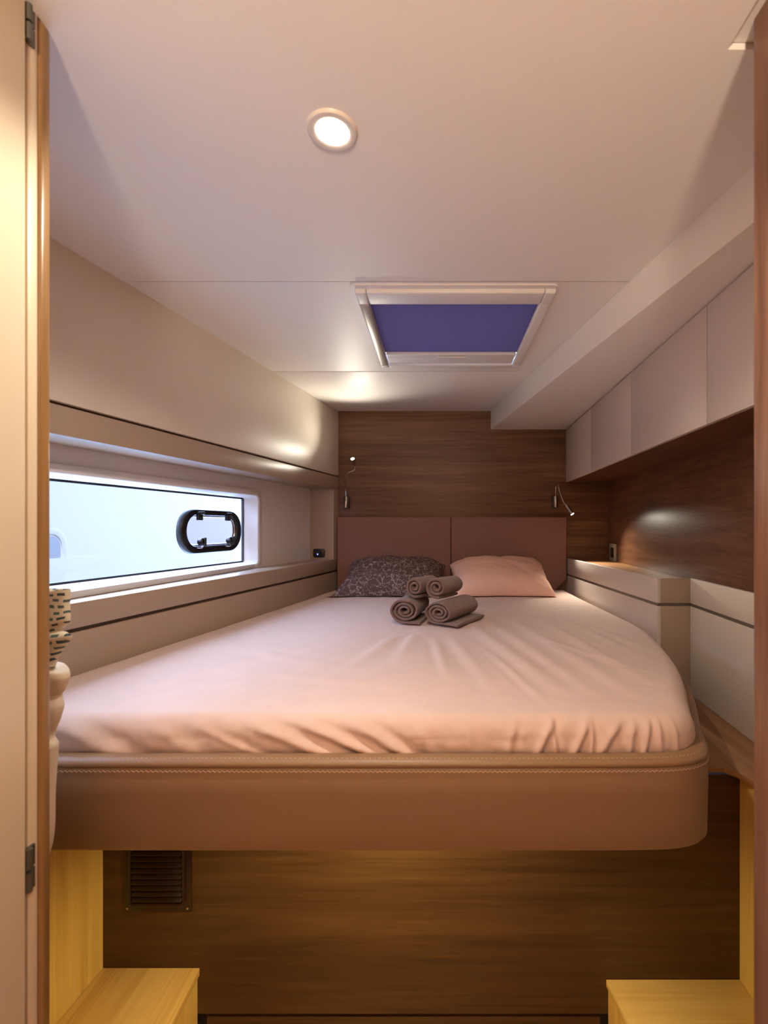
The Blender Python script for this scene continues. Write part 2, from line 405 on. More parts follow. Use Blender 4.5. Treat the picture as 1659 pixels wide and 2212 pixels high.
MB().prism([(XW(YB) - 0.0125, YB), (XW(0.72) - 0.0125, 0.72), (XW(0.72) - 0.001, 0.72), (XW(YB) - 0.001, YB)], -0.320, -0.300).build('shadow_gap', 'groove_grey', wr_)
MB().prism([(XB(BACK) + 0.017, BACK), (XB(YB) + 0.017, YB + 0.016), (XW(YB) - 0.001, YB + 0.016), (XW(BACK) - 0.001, BACK)], -0.235, -0.213).build('ledge_top', 'shelf_wood', wr_)

# corridor around the camera: doorway returns on both sides, wall behind
wc = struct('wall_corridor_right')
MB().box(0.471, 1.35, -1.1, 0.712, FLOOR, CEIL + 0.03).build('doorway_panel', 'walnut_z', wc, bevel=0.006, seg=3)
wcl = struct('wall_corridor_left')
MB().box(-1.5, -0.606, -1.1, 0.712, FLOOR, CEIL).build('corridor_lining', 'walnut_z', wcl)
wn = struct('wall_corridor_end')
MB().box(-1.5, 1.5, -1.15, -1.1, FLOOR, CEIL + 0.06).build('corridor_end_panel', 'walnut_z', wn)
tj = struct('trim_2')
MB().box(-0.620, -0.588, 0.6935, 0.716, FLOOR, CEIL).build('door_edge_trim', 'jamb_wood', tj, bevel=0.007, seg=4)
MB().box(-0.620, -0.590, 0.676, 0.693, FLOOR, CEIL).build('door_frame_strip', 'door_white', tj, bevel=0.002)

dr = struct('door_1')
MB().box(-0.605, -0.583, -0.10, 0.6655, FLOOR + 0.01, CEIL - 0.005).build('door_leaf', 'door_white', dr, bevel=0.003)
for z0, z1 in ((0.692, 0.744), (-0.520, -0.458)):
    zm = (z0 + z1) / 2
    for a, b in ((z0, zm - 0.0015), (zm + 0.0015, z1)):
        MB().lathe([(0.0, 0), (0.0045, 0.0005), (0.0045, b - a - 0.0005), (0.0, b - a)], (-0.585, 0.672, a), (0, 0, 1), 14).box(-0.5895, -0.586, 0.672, 0.684, a, b).build('hinge_knuckle', 'hinge', dr, smooth=True)

# under the bed
wu = struct('wall_under_bed')
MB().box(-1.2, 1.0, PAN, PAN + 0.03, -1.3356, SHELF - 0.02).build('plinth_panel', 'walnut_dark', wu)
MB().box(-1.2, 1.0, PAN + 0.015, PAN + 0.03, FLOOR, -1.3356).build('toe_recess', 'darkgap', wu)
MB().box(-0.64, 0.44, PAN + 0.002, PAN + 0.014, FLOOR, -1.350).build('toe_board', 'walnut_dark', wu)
MB().prism([(-0.924 + 0.055 * (0.70 - PAN), 0.713), (-0.924, PAN), (-1.2, PAN), (-1.2, 0.713)], FLOOR, -0.645).build('side_panel', 'oak_z', wu)
MB().box(0.8227, 1.0, 0.713, PAN, FLOOR, SHELF - 0.018).build('side_panel', 'oak_z', wu)
sh = bez([(0.778, 1.297, 0), (0.797, 1.274, 0), (0.811, 1.240, 0), (0.842, 1.15, 0), (0.926, 0.98, 0)], 8)
tr3 = struct('trim_3')
poly = [(0.20, 1.302), (0.70, 1.300)] + [(p.x, p.y) for p in sh] + [(XW(2.2), 2.2), (0.20, 2.2)]
MB().prism(poly, SHELF - 0.016, SHELF).build('side_shelf_board', 'shelf_wood', tr3, bevel=0.0015)

# ------------------------------------------------------------------ window in the hull side
def wp(s, wd, z): return (XL(s) - wd, s, z)
def ring(mb, a0, a1, b0, b1, r, prof, n=8):
    """prof: list of (offset outwards from the opening, depth into the wall)"""
    rings = []
    for off, wd in prof:
        rings.append([wp(s, wd, z) for s, z in rr(a0 - off, a1 + off, b0 - off, b1 + off, max(r + off, 0.002), n)])
    m = len(rings)
    return mb.loft(rings, caps=False)
w1 = struct('window_1')
ring(MB(), WS0, WS1, WZ0, WZ1, 0.022, [(0.030, 0.152), (0.030, 0.140), (0.027, 0.136), (0.004, 0.136), (0.001, 0.138), (0.0, 0.142), (-0.010, 0.204), (-0.014, 0.206), (-0.014, 0.218)]).build('window_frame', 'gelcoat', w1, smooth=True, angle=60)
ring(MB(), WS0, WS1, WZ0, WZ1, 0.022, [(-0.010, 0.2035), (-0.017, 0.2035), (-0.017, 0.212)]).build('window_seal', 'rubber', w1, smooth=True)
wstrip(MB(), WS0 + 0.008, WS1 - 0.008, WZ0 + 0.008, WZ1 - 0.008, 0.207, 0.213).build('window_pane', 'glass', w1)

pl = thing('opening_porthole', wp(2.14, 0.20, -0.12), 'black-framed oval opening porthole with hinges and knobs set in the side window', 'porthole')
PA = (1.935, 2.340, -0.117, 0.077)
def ring2(mb, A, r, prof, n=10):
    rings = []
    for da0, da1, db0, db1, rad, wd in prof:
        rings.append([wp(s, wd, z) for s, z in rr(A[0] + da0, A[1] - da1, A[2] + db0, A[3] - db1, rad, n)])
    return mb.loft(rings, caps=False)
ring2(MB(), PA, 0.085, [(0, 0, 0, 0, .090, .2065), (0, 0, 0, 0, .090, .190), (.004, .004, .004, .004, .086, .184), (.030, .026, .026, .022, .070, .184), (.036, .032, .034, .028, .060, .190), (.040, .036, .038, .030, .055, .2065)]).build('porthole_frame', 'black', pl, smooth=True, angle=50)
ip = rr(PA[0] + .036, PA[1] - .033, PA[2] + .034, PA[3] - .028, .056, 10)
MB().loft([[wp(s, .198, z) for s, z in ip], [wp(s, .203, z) for s, z in ip]]).build('porthole_pane', 'port_glass', pl)
ring2(MB(), PA, 0.05, [(.036, .033, .034, .028, .056, .197), (.041, .038, .039, .033, .051, .195), (.043, .040, .041, .035, .049, .1985)]).build('pane_rim', 'steel', pl, smooth=True)
for s in (2.035, 2.225):
    h = wstrip(MB(), s - 0.013, s + 0.013, 0.028, 0.062, .172, .186).build('hinge', 'black', pl, bevel=0.003)
    MB().tube([wp(s - 0.017, .176, 0.058), wp(s + 0.02, .174, 0.060)], 0.007, 10).build('hinge_pin', 'black', h, smooth=True)
    for ds in (-0.006, 0.006):
        MB().lathe([(0.0, 0), (0.0028, 0.0004), (0.0028, 0.002)], wp(s + ds, .1715, 0.038), (1, -0.19, 0), 10).build('screw', 'steel', h)
for s in (2.045, 2.237):
    k = MB().lathe([(0.014, 0), (0.016, 0.003), (0.016, 0.020), (0.012, 0.025), (0.0, 0.026)], wp(s, .188, -0.066), (1, -0.19, 0.12), 12).build('latch_knob', 'black', pl, smooth=True)
    wstrip(MB(), s - 0.004, s + 0.004, -0.084, -0.046, .158, .166).build('knob_grip', 'black', k, bevel=0.002)
    MB().tube([wp(s - 0.022, .184, -0.088), wp(s, .180, -0.091), wp(s + 0.016, .184, -0.088)], 0.004, 8).build('latch_bracket', 'steel', k, smooth=True)

# neighbouring hull outside the window and the water between
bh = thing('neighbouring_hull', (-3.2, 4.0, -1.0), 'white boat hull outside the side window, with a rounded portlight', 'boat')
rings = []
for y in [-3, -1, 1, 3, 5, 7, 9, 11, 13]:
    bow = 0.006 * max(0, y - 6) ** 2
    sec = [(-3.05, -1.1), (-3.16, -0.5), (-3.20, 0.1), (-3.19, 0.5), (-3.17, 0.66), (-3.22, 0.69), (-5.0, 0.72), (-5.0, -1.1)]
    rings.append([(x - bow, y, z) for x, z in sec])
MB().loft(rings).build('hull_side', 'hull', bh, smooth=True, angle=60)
def hp(s, d, z): return (-3.19 + d - (0.02 if z < -0.2 else 0), s, z)
pr = []
for off, d in ((0.0, -0.03), (0.0, 0.006), (0.02, 0.012), (0.055, 0.004), (0.075, -0.03)):
    pr.append([(-3.185 + d, s, z) for s, z in rr(3.05 + off, 4.03 - off, -0.400 + off, -0.005 - off, 0.16 - off, 8)])
MB().loft(pr, caps=False).build('portlight_rim', 'hull', bh, smooth=True)
pg = [(s, z) for s, z in rr(3.12, 3.955, -0.330, -0.075, 0.095, 8)]
MB().loft([[(-3.188, s, z) for s, z in pg], [(-3.176, s, z) for s, z in pg]]).build('portlight_glass', 'rubber', bh)
wa = MB().box(-3.04, -1.62, -3, 13, -1.2, -1.05).build('harbour_water', 'water'); tag(wa, 'grey-blue harbour water between the two hulls', 'water', kind='stuff')

# ------------------------------------------------------------------ roof hatch
w2 = struct('window_2')
F0, F1, G0, G1 = -0.268, 0.367, 1.482, 2.186
ZB, ZT = CEIL - 0.016, CEIL + 0.004
X0, X1, V0, V1 = -0.232, 0.330, 1.562, 2.150        # clear opening
fo = rr(F0 - 0.014, F1 + 0.004, G0 - 0.022, G1 + 0.016, 0.022, 5); fi = rr(X0 - 0.01, X1 + 0.01, V0 - 0.01, V1 + 0.01, 0.005, 5)
MB().loft([[(x, y, CEIL + 0.004) for x, y in fo], [(x, y, CEIL - 0.003) for x, y in fo], [(x, y, CEIL - 0.003) for x, y in fi], [(x, y, CEIL + 0.004) for x, y in fi]], caps=False, close=True).build('hatch_flange', 'gelcoat', w2)
def bar(x0, x1, y0, y1, nm, mat='gelcoat', z0=ZB, bv=0.006):
    return MB().box(x0, x1, y0, y1, z0, ZT).build(nm, mat, w2, bevel=bv, seg=3)
CW = 0.036
bar(F0 + CW, F1 - CW, G0, V0, 'frame_bar'); bar(F0 + CW, F1 - CW, V1, G1, 'frame_bar')
bar(F0, X0, V0, V1, 'frame_bar', 'alu'); bar(X1, F1, V0, V1, 'frame_bar')
for cx0, cx1 in ((F0, F0 + CW - 0.0008), (F1 - CW + 0.0008, F1)):
    bar(cx0, cx1, G0, V0 - 0.0008, 'frame_corner'); bar(cx0, cx1, V1 + 0.0008, G1, 'frame_corner')
bl = bar(X0 + 0.002, X1 - 0.002, 2.030, 2.062, 'blind_bar', 'gelcoat', CEIL - 0.010, 0.004)
bar(X0 + 0.002, X1 - 0.002, 2.066, V1 - 0.002, 'blind_cassette', 'gelcoat', CEIL - 0.008, 0.005)
MB().tube([(-0.01, 2.044, CEIL - 0.010), (-0.006, 2.043, CEIL - 0.016), (0.11, 2.043, CEIL - 0.016), (0.114, 2.044, CEIL - 0.010)], 0.0035, 8).build('pull_handle', 'gelcoat', bl, smooth=True)
MB().box(X0 - 0.004, X1 + 0.004, V0 - 0.004, 2.04, CEIL + 0.0045, CEIL + 0.0055).build('blind_fabric', 'blind', w2)
cm = MB()
for a in ((HX0 + 0.0005, HX0 + 0.012, HY0, HY1), (HX1 - 0.012, HX1 - 0.0005, HY0, HY1), (HX0 + 0.012, HX1 - 0.012, HY0 + 0.0005, HY0 + 0.012), (HX0 + 0.012, HX1 - 0.012, HY1 - 0.012, HY1 - 0.0005)):
    cm.box(*a, CEIL + 0.007, CEIL + 0.13)
cm.build('hatch_coaming', 'gelcoat', w2)
MB().box(HX0, HX1, HY0, HY1, CEIL + 0.131, CEIL + 0.141).build('hatch_glass', 'roof_glass', w2)

# ------------------------------------------------------------------ lamps
def spot(name, loc, direction, watts, size, angle, blend, col, parent=None):
    d = bpy.data.lights.new(name, 'SPOT'); d.energy = watts; d.color = col; d.shadow_soft_size = size
    d.spot_size = math.radians(angle); d.spot_blend = blend
    o = bpy.data.objects.new(name, d); COL.objects.link(o)
    o.rotation_euler = Vector(direction).to_track_quat('-Z', 'Y').to_euler()
    L = Vector((loc[0], loc[1], loc[2] + EYE))
    if parent is not None: o.parent = parent; o.location = L - Vector(parent['_loc'])
    else: o.location = L
    return o

def downlight(x, y, label, watts, col, angle=168):
    t = thing('ceiling_downlight', (x, y, CEIL), label, 'lamp')
    MB().lathe([(0.030, -0.001), (0.0315, 0.0035), (0.038, 0.0055), (0.044, 0.0045), (0.0475, 0.001), (0.048, -0.0015), (0.030, -0.0015)], (x, y, CEIL), (0, 0, -1), 48).build('trim_ring', 'lamp_trim', t, smooth=True)
    MB().lathe([(0.0, 0.0), (0.030, 0.0), (0.0305, 0.003), (0.024, 0.0045), (0.0, 0.005)], (x, y, CEIL), (0, 0, -1), 40).build('lamp_lens', 'lamp_face', t, smooth=True)
    spot('downlight_beam', (x, y, CEIL - 0.008), (0, 0, -1), watts, 0.028, angle, 0.4, col, t)
    return t
downlight(-0.203, 0.893, 'round recessed downlight shining in the ceiling above the foot of the bed', LAMP_W, LAMP_COL, 150)
downlight(0.02, 0.20, 'added recessed downlight, out of view in the corridor ceiling, lighting the doorway and steps', HALL_W, (1.0, 0.80, 0.46), 160)  # unseen extra lamp, added for more light on door and steps

ul = thing('courtesy_light', (-0.14, 1.0, -0.6405), 'small courtesy light under the front edge of the bed base', 'lamp')
MB().lathe([(0.016, -0.001), (0.017, 0.004), (0.022, 0.005), (0.024, 0.002), (0.0245, 0.0), (0.016, 0.0)], (-0.14, 1.0, -0.6405), (0, 0, -1), 32).build('trim_ring', 'steel', ul, smooth=True)
MB().lathe([(0.0, 0.0), (0.016, 0.0), (0.015, 0.003), (0.0, 0.004)], (-0.14, 1.0, -0.6405), (0, 0, -1), 24).build('lamp_lens', 'courtesy_face', ul, smooth=True)
spot('courtesy_beam', (-0.14, 1.0, -0.648), (0, 0, -1), UNDER_W, 0.016, 170, 0.5, (1.0, 0.84, 0.34), ul)
UX, UY = 0.06, -0.98
gl = thing('added_uplighter', (UX, -1.1, 0.20), 'added half-bowl uplighter, out of view on the corridor end wall, brightening the ceiling', 'lamp')  # invented fixture behind the camera, added to brighten the cabin ceiling
MB().box(UX - 0.03, UX + 0.03, -1.0995, -1.085, 0.14, 0.26).build('wall_plate', 'steel', gl, bevel=0.003)
MB().lathe([(0.012, 0.0), (0.060, 0.02), (0.095, 0.05), (0.106, 0.085), (0.102, 0.085), (0.090, 0.052), (0.057, 0.024), (0.010, 0.006)], (UX, UY, 0.16), (0, 0, 1), 32).build('bowl_shade', 'steel', gl, smooth=True)
MB().lathe([(0.0, 0.0), (0.088, 0.0), (0.084, 0.008), (0.0, 0.014)], (UX, UY, 0.215), (0, 0, 1), 28).build('lamp_lens', 'lamp_face', gl, smooth=True)
spot('ceiling_fill_beam', (UX, UY, 0.25), (0.0, 0.36, 1), UP_W, 0.10, 142, 0.5, (1.0, 0.81, 0.60), gl)

def reading_lamp(label, base, stem, head0, head1, watts, aim, ang):
    bx, by, bz = base
    t = thing('reading_lamp', (bx, BACK, bz), label, 'lamp')
    MB().lathe([(0.0, 0), (0.013, 0.0005), (0.0135, 0.003), (0.0135, 0.069), (0.012, 0.072), (0.0, 0.072)], (bx, by, bz), (0, 0, 1), 20).build('wall_base', 'steel', t, smooth=True)
    MB().box(bx - 0.019, bx + 0.019, by + 0.010, BACK - 0.0005, bz - 0.004, bz + 0.076).build('mounting_plate', 'black', t, bevel=0.003)
    MB().tube(bez(stem, 8), 0.0042, 10).build('gooseneck_stem', 'steel', t, smooth=True)
    a, b = Vector(head0), Vector(head1); d = (b - a); L = d.length
    MB().lathe([(0.0, 0), (0.006, 0.0), (0.0105, 0.006), (0.0125, 0.02), (0.0125, L - 0.004), (0.014, L), (0.0115, L), (0.0110, L - 0.003), (0.0, L - 0.003)], a, d, 20).build('lamp_head', 'steel', t, smooth=True, angle=50)
    MB().lathe([(0.0, L - 0.002), (0.0112, L - 0.002), (0.008, L + 0.001), (0.0, L + 0.002)], a, d, 18).build('lamp_lens', 'read_face', t, smooth=True)
    e = b + d.normalized() * 0.006
    spot('reading_beam', e, aim, watts, 0.011, ang, 1.0, (1.0, 0.92, 0.76), t)
    return t
reading_lamp('lit gooseneck reading lamp bent upwards above the dark patterned pillow', (-0.603, 3.04, 0.122),
             [(-0.603, 3.04, 0.19), (-0.604, 3.03, 0.245), (-0.600, 2.98, 0.290), (-0.572, 2.95, 0.335), (-0.536, 2.945, 0.352), (-0.527, 2.945, 0.372), (-0.531, 2.935, 0.386)],
             (-0.531, 2.940, 0.384), (-0.536, 2.900, 0.418), 3.6, (0.06, -0.72, 0.36), 125)
reading_lamp('lit gooseneck reading lamp bent downwards above the peach pillow', (0.747, 3.04, 0.125),
             [(0.747, 3.04, 0.19), (0.745, 3.035, 0.235), (0.742, 3.01, 0.268), (0.744, 2.975, 0.262), (0.752, 2.955, 0.215), (0.768, 2.94, 0.160), (0.780, 2.932, 0.138)],
             (0.780, 2.932, 0.140), (0.816, 2.905, 0.078), 7.0, (0.085, -0.40, -0.42), 96)

# ------------------------------------------------------------------ overhead lockers
bounds = [0.755, 1.334, 1.917, 2.496, BACK - 0.002]
names = ['pale overhead locker nearest the doorway', 'pale overhead locker, second from the doorway', 'pale overhead locker, second from the wood bulkhead', 'pale overhead locker against the wood bulkhead']
for k in range(4):
    a, b = bounds[k], bounds[k + 1]
    t = thing('overhead_locker', ((XC(a) + XC(b)) / 2 + 0.1, (a + b) / 2, CABZ), names[k], 'cabinet', 'overhead lockers')
    MB().prism([(XC(a) + 0.017, a), (XC(b) + 0.017, b), (XW(b) - 0.001, b), (XW(a) - 0.001, a)], CABZ, SOFF - 0.001).build('locker_body', 'walnut_y', t)
    MB().prism([(XC(a + .0015), a + .0015), (XC(b - .0015), b - .0015), (XC(b - .0015) + 0.016, b - .0015), (XC(a + .0015) + 0.016, a + .0015)], CABZ - 0.002, SOFF - 0.006).build('locker_door', 'cabinet', t, bevel=0.0012)

# ------------------------------------------------------------------ bed
def chaikin(P, n, keep=()):
    for _ in range(n):
        Q = []
        for i in range(len(P)):
            a, b = P[i], P[(i + 1) % len(P)]
            Q.append((a[0] * .75 + b[0] * .25, a[1] * .75 + b[1] * .25)); Q.append((a[0] * .25 + b[0] * .75, a[1] * .25 + b[1] * .75))
        P = Q
    return P
def resample(P, N):
    L = [0]
    for i in range(len(P)): L.append(L[-1] + math.dist(P[i], P[(i + 1) % len(P)]))
    out = []; j = 0
    for k in range(N):
        d = L[-1] * k / N
        while L[j + 1] < d: j += 1
        t = (d - L[j]) / max(L[j + 1] - L[j], 1e-9); a, b = P[j], P[(j + 1) % len(P)]
        out.append((a[0] + (b[0] - a[0]) * t, a[1] + (b[1] - a[1]) * t))
    return out
def normals(P):
    out = []; n = len(P)
    for i in range(n):
        a, b = P[i - 1], P[(i + 1) % n]; d = Vector((b[0] - a[0], b[1] - a[1])).normalized(); out.append((d.y, -d.x))
    return out                                       # outward for counter-clockwise outlines
def off(P, d):
    N = normals(P); return [(p[0] + q[0] * d, p[1] + q[1] * d) for p, q in zip(P, N)]

mo = [(XL(2.98) + 0.006, 2.985), (XL(2.9) + 0.004, 2.9), (XL(2.0) + 0.004, 2.0), (XL(1.2) + 0.004, 1.2), (XL(1.03) + 0.004, 1.03), (XL(0.985) + 0.01, 0.985), (-1.0, 0.975), (-0.6, 0.972),
      (0.0, 0.970), (0.40, 0.972), (0.50, 0.977), (0.548, 1.010), (0.566, 1.060), (0.600, 1.140), (0.660, 1.270), (0.725, 1.45), (0.785, 1.70), (0.815, 1.86), (0.812, 2.1), (0.803, 2.6), (0.797, 2.9), (0.79, 2.985)]
mo = chaikin(mo, 2)
bo = [(XL(2.98) + 0.003, 3.02), (XL(2.0) + 0.002, 2.0), (XL(1.0) + 0.002, 1.0), (XL(0.94) + 0.003, 0.935), (-1.0, 0.930), (-0.5, 0.928), (0.0, 0.927), (0.38, 0.928), (0.480, 0.932), (0.540, 0.955), (0.570, 1.005), (0.588, 1.060), (0.628, 1.150),
      (0.690, 1.280), (0.752, 1.45), (0.808, 1.70), (0.835, 1.86), (0.832, 2.0), (0.812, 2.6), (0.812, 3.02)]
bo = chaikin(bo, 2)
bo = resample(bo, 420)
bb = thing('bed_base', (-0.1, 1.9, -0.64), 'taupe leatherette bed base with padded rim, overhanging the wooden plinth panel', 'bed')
rg = []
for d, z in ((-0.030, -0.640), (-0.006, -0.640), (0.0, -0.632), (0.001, -0.58), (0.002, -0.53), (0.001, -0.478), (-0.003, -0.4735), (-0.008, -0.4725), (-0.036, -0.4725), (-0.040, -0.482)):
    rg.append([(p[0], p[1], z) for p in off(bo, d)])
MB().loft(rg).build('base_body', 'leather', bb, smooth=True, angle=50)
rg = []
for d, z in ((-0.010, -0.4722), (0.0004, -0.4735), (0.0024, -0.4695), (0.0005, -0.4645), (-0.006, -0.4605), (-0.014, -0.459), (-0.028, -0.4588), (-0.034, -0.4605), (-0.037, -0.466), (-0.035, -0.4722)):
    rg.append([(p[0], p[1], z) for p in off(bo, d)])
MB().loft(rg, caps=False, close=True).build('padded_rim', 'leather', bb, smooth=True, angle=70)
# stitching along rim and body top, on the visible front and right side
st = MB(); so_ = resample(off(bo, 0.0022), 1500); nn = normals(so_)
so2 = resample(off(bo, -0.0105), 1500)
for i, p in enumerate(so_):
    if p[1] < 1.35 and p[0] > -0.95:
        q = so_[(i + 1) % 1500]; dx, dy = q[0] - p[0], q[1] - p[1]
        for zz, src in ((-0.4800, so_),):
            a = (p[0], p[1], zz + (0.0016 if i % 2 else -0.0016)); b = (p[0] + dx * .9, p[1] + dy * .9, zz - (0.0016 if i % 2 else -0.0016))
            st.tube([a, b], 0.0007, 4)
        if i % 2:
            p2, q2 = so2[i], so2[(i + 1) % 1500]
            st.tube([(p2[0], p2[1], -0.4597), (p2[0] * .15 + q2[0] * .85, p2[1] * .15 + q2[1] * .85, -0.4597)], 0.0006, 4)
so_o = st.build('rim_stitching', 'thread', bb); so_o['kind'] = 'stuff'

# mattress with fitted sheet
mt = thing('mattress', (-0.1, 1.9, -0.482), 'large mattress in a pale pink fitted sheet with rounded front corner', 'mattress')
mo = resample(mo, 2800)
mo = [p for i, p in enumerate(mo) if p[1] < 1.25 and p[0] > -1.0 or i % 8 == 0]
NO = len(mo)
core = off(mo, -0.03)
MB().loft([[(p[0], p[1], -0.481) for p in core], [(p[0], p[1], -0.43) for p in core]]).build('mattress_core', 'canvas', mt)
def seg_d(px, py, a, b):
    ax, ay = a; bx, by = b; dx, dy = bx - ax, by - ay; L2 = dx * dx + dy * dy
    t = max(0, min(1, ((px - ax) * dx + (py - ay) * dy) / L2)); cx, cy = ax + dx * t, ay + dy * t
    s = 1 if (px - ax) * dy - (py - ay) * dx > 0 else -1
    return math.hypot(px - cx, py - cy) * s, t
TOPR = [((0.10, 2.0), (0.29, 1.15), .022, .0042), ((0.19, 2.05), (0.37, 1.12), .018, .0036), ((0.28, 2.1), (0.46, 1.12), .020, .0040), ((0.41, 2.1), (0.53, 1.2), .018, .0034),
        ((0.02, 1.82), (0.13, 1.16), .020, .0030), ((-0.08, 1.83), (-0.12, 1.4), .024, .0036), ((-0.14, 1.8), (-0.24, 1.35), .026, .0030), ((0.50, 2.2), (0.62, 1.4), .016, .0030),
        ((0.33, 1.7), (0.55, 1.3), .014, .0026), ((-0.02, 1.7), (0.02, 1.25), .016, .0028), ((0.58, 1.9), (0.68, 1.5), .014, .0030), ((0.14, 1.6), (0.24, 1.05), .012, .0022),
        ((-0.55, 1.3), (-0.1, 1.16), .020, .0022), ((-0.7, 1.55), (-0.25, 1.32), .022, .0020)]
# folds on the front face: X at mid height, slope dX per metre of drop, width, height
FR = [(-0.90, 1.2, .030, .004), (-0.72, 1.8, .034, .010), (-0.55, 1.6, .026, .004), (-0.44, 2.2, .018, .003), (-0.30, 2.6, .030, .011), (-0.20, 2.4, .024, .010), (-0.115, 1.6, .020, .010), (-0.03, 0.5, .012, .002), (0.06, 0.3, .010, .002),
      (0.145, -0.3, .008, .004), (0.212, -0.5, .009, .009), (0.235, 0.1, .006, .005), (0.287, -0.5, .009, .009), (0.312, -0.1, .006, .006), (0.345, -0.7, .011, .008), (0.395, -0.2, .007, .005), (0.425, -0.25, .007, .007), (0.455, 0, .006, .004), (0.49, 0, .006, .003)]
def top_z(x, y):
    z = 0
    for a, b, wd, am in TOPR:
        d, t = seg_d(x, y, a, b); e = math.sin(math.pi * min(1, max(0, t)))
        z += 1.7 * am * (math.exp(-(d / wd) ** 2) - 0.5 * math.exp(-((d - wd * 1.6) / wd) ** 2)) * (0.25 + 0.75 * e)
    z += 0.0035 * noise.noise(Vector((x * 3, y * 3, 1.3))) + 0.0012 * noise.noise(Vector((x * 11 + y * 3, y * 8, 4.3)))
    return z
NM = normals(mo)
R = 0.042; inner = off(mo, -R); C = (-0.10, 1.75)
rows = []
ts = [0.02] + [0.02 + 0.98 * (k / 46) ** 0.8 for k in range(1, 47)]
for t in ts:
    row = []
    for p in inner:
        x, y = C[0] + (p[0] - C[0]) * t, C[1] + (p[1] - C[1]) * t
        row.append((x, y, MAT + top_z(x, y)))
    rows.append(row)
side = []
for k in range(1, 15):
    a = math.pi / 2 * k / 14; side.append((-R + R * math.sin(a), -R * (1 - math.cos(a))))
for k in range(1, 31):
    u = k / 30; side.append((0.003 * math.sin(u * math.pi) - 0.014 * u ** 3, -R - u * 0.046))
for d, dz in side:
    row = []
    for i, p in enumerate(mo):
        x, y = p[0] + NM[i][0] * d, p[1] + NM[i][1] * d
        ip = inner[i]; fade = max(0, 1 + (dz) / 0.05)
        z = MAT + dz + top_z(ip[0], ip[1]) * fade
        g = 0.0
        if NM[i][1] < -0.15 or (NM[i][0] > 0.3 and y < 1.4):
            xa = p[0] if p[1] < 1.0 else p[0] + (p[1] - 1.0) * 0.8
            for X_, sl, wd, am in FR:
                c = X_ + sl * (-(dz) - 0.045); q = (xa - c) / wd
                g += am * (math.exp(-q * q) - 0.55 * math.exp(-((q - 1.7) ** 2)))
            g += 0.0018 * noise.noise(Vector((xa * 26, dz * 40, 2.2))) + 0.0012 * noise.noise(Vector((xa * 60, dz * 60, 7.2)))
            g *= min(1, -dz / 0.03)
            g = 0.016 * math.tanh(g / 0.016)
        row.append((x + NM[i][0] * g, y + NM[i][1] * g, z))
    rows.append(row)
sheet = MB().loft(rows)
sheet.build('fitted_sheet', 'sheet', mt, smooth=True, angle=80)

# headboard panels
hb = [(-0.6595, 0.0708, 'mauve fabric headboard panel behind the dark patterned pillow', False), (0.0745, 0.814, 'mauve fabric headboard panel behind the peach pillow, one corner cut off', True)]
for x0, x1, lab, cut in hb:
    pts = [(x0, -0.42), (x1, -0.42), (x1, 0.062), (x0, 0.062)] if not cut else [(x0, -0.42), (x1 - 0.085, -0.42), (x1, -0.335), (x1, 0.062), (x0, 0.062)]
    m = MB().loft([[(x, 3.030, z) for x, z in pts], [(x, 3.068, z) for x, z in pts]])
    tag(m.build('headboard_panel', 'head_fabric', None, bevel=0.006, seg=3), lab, 'headboard', 'headboard panels')

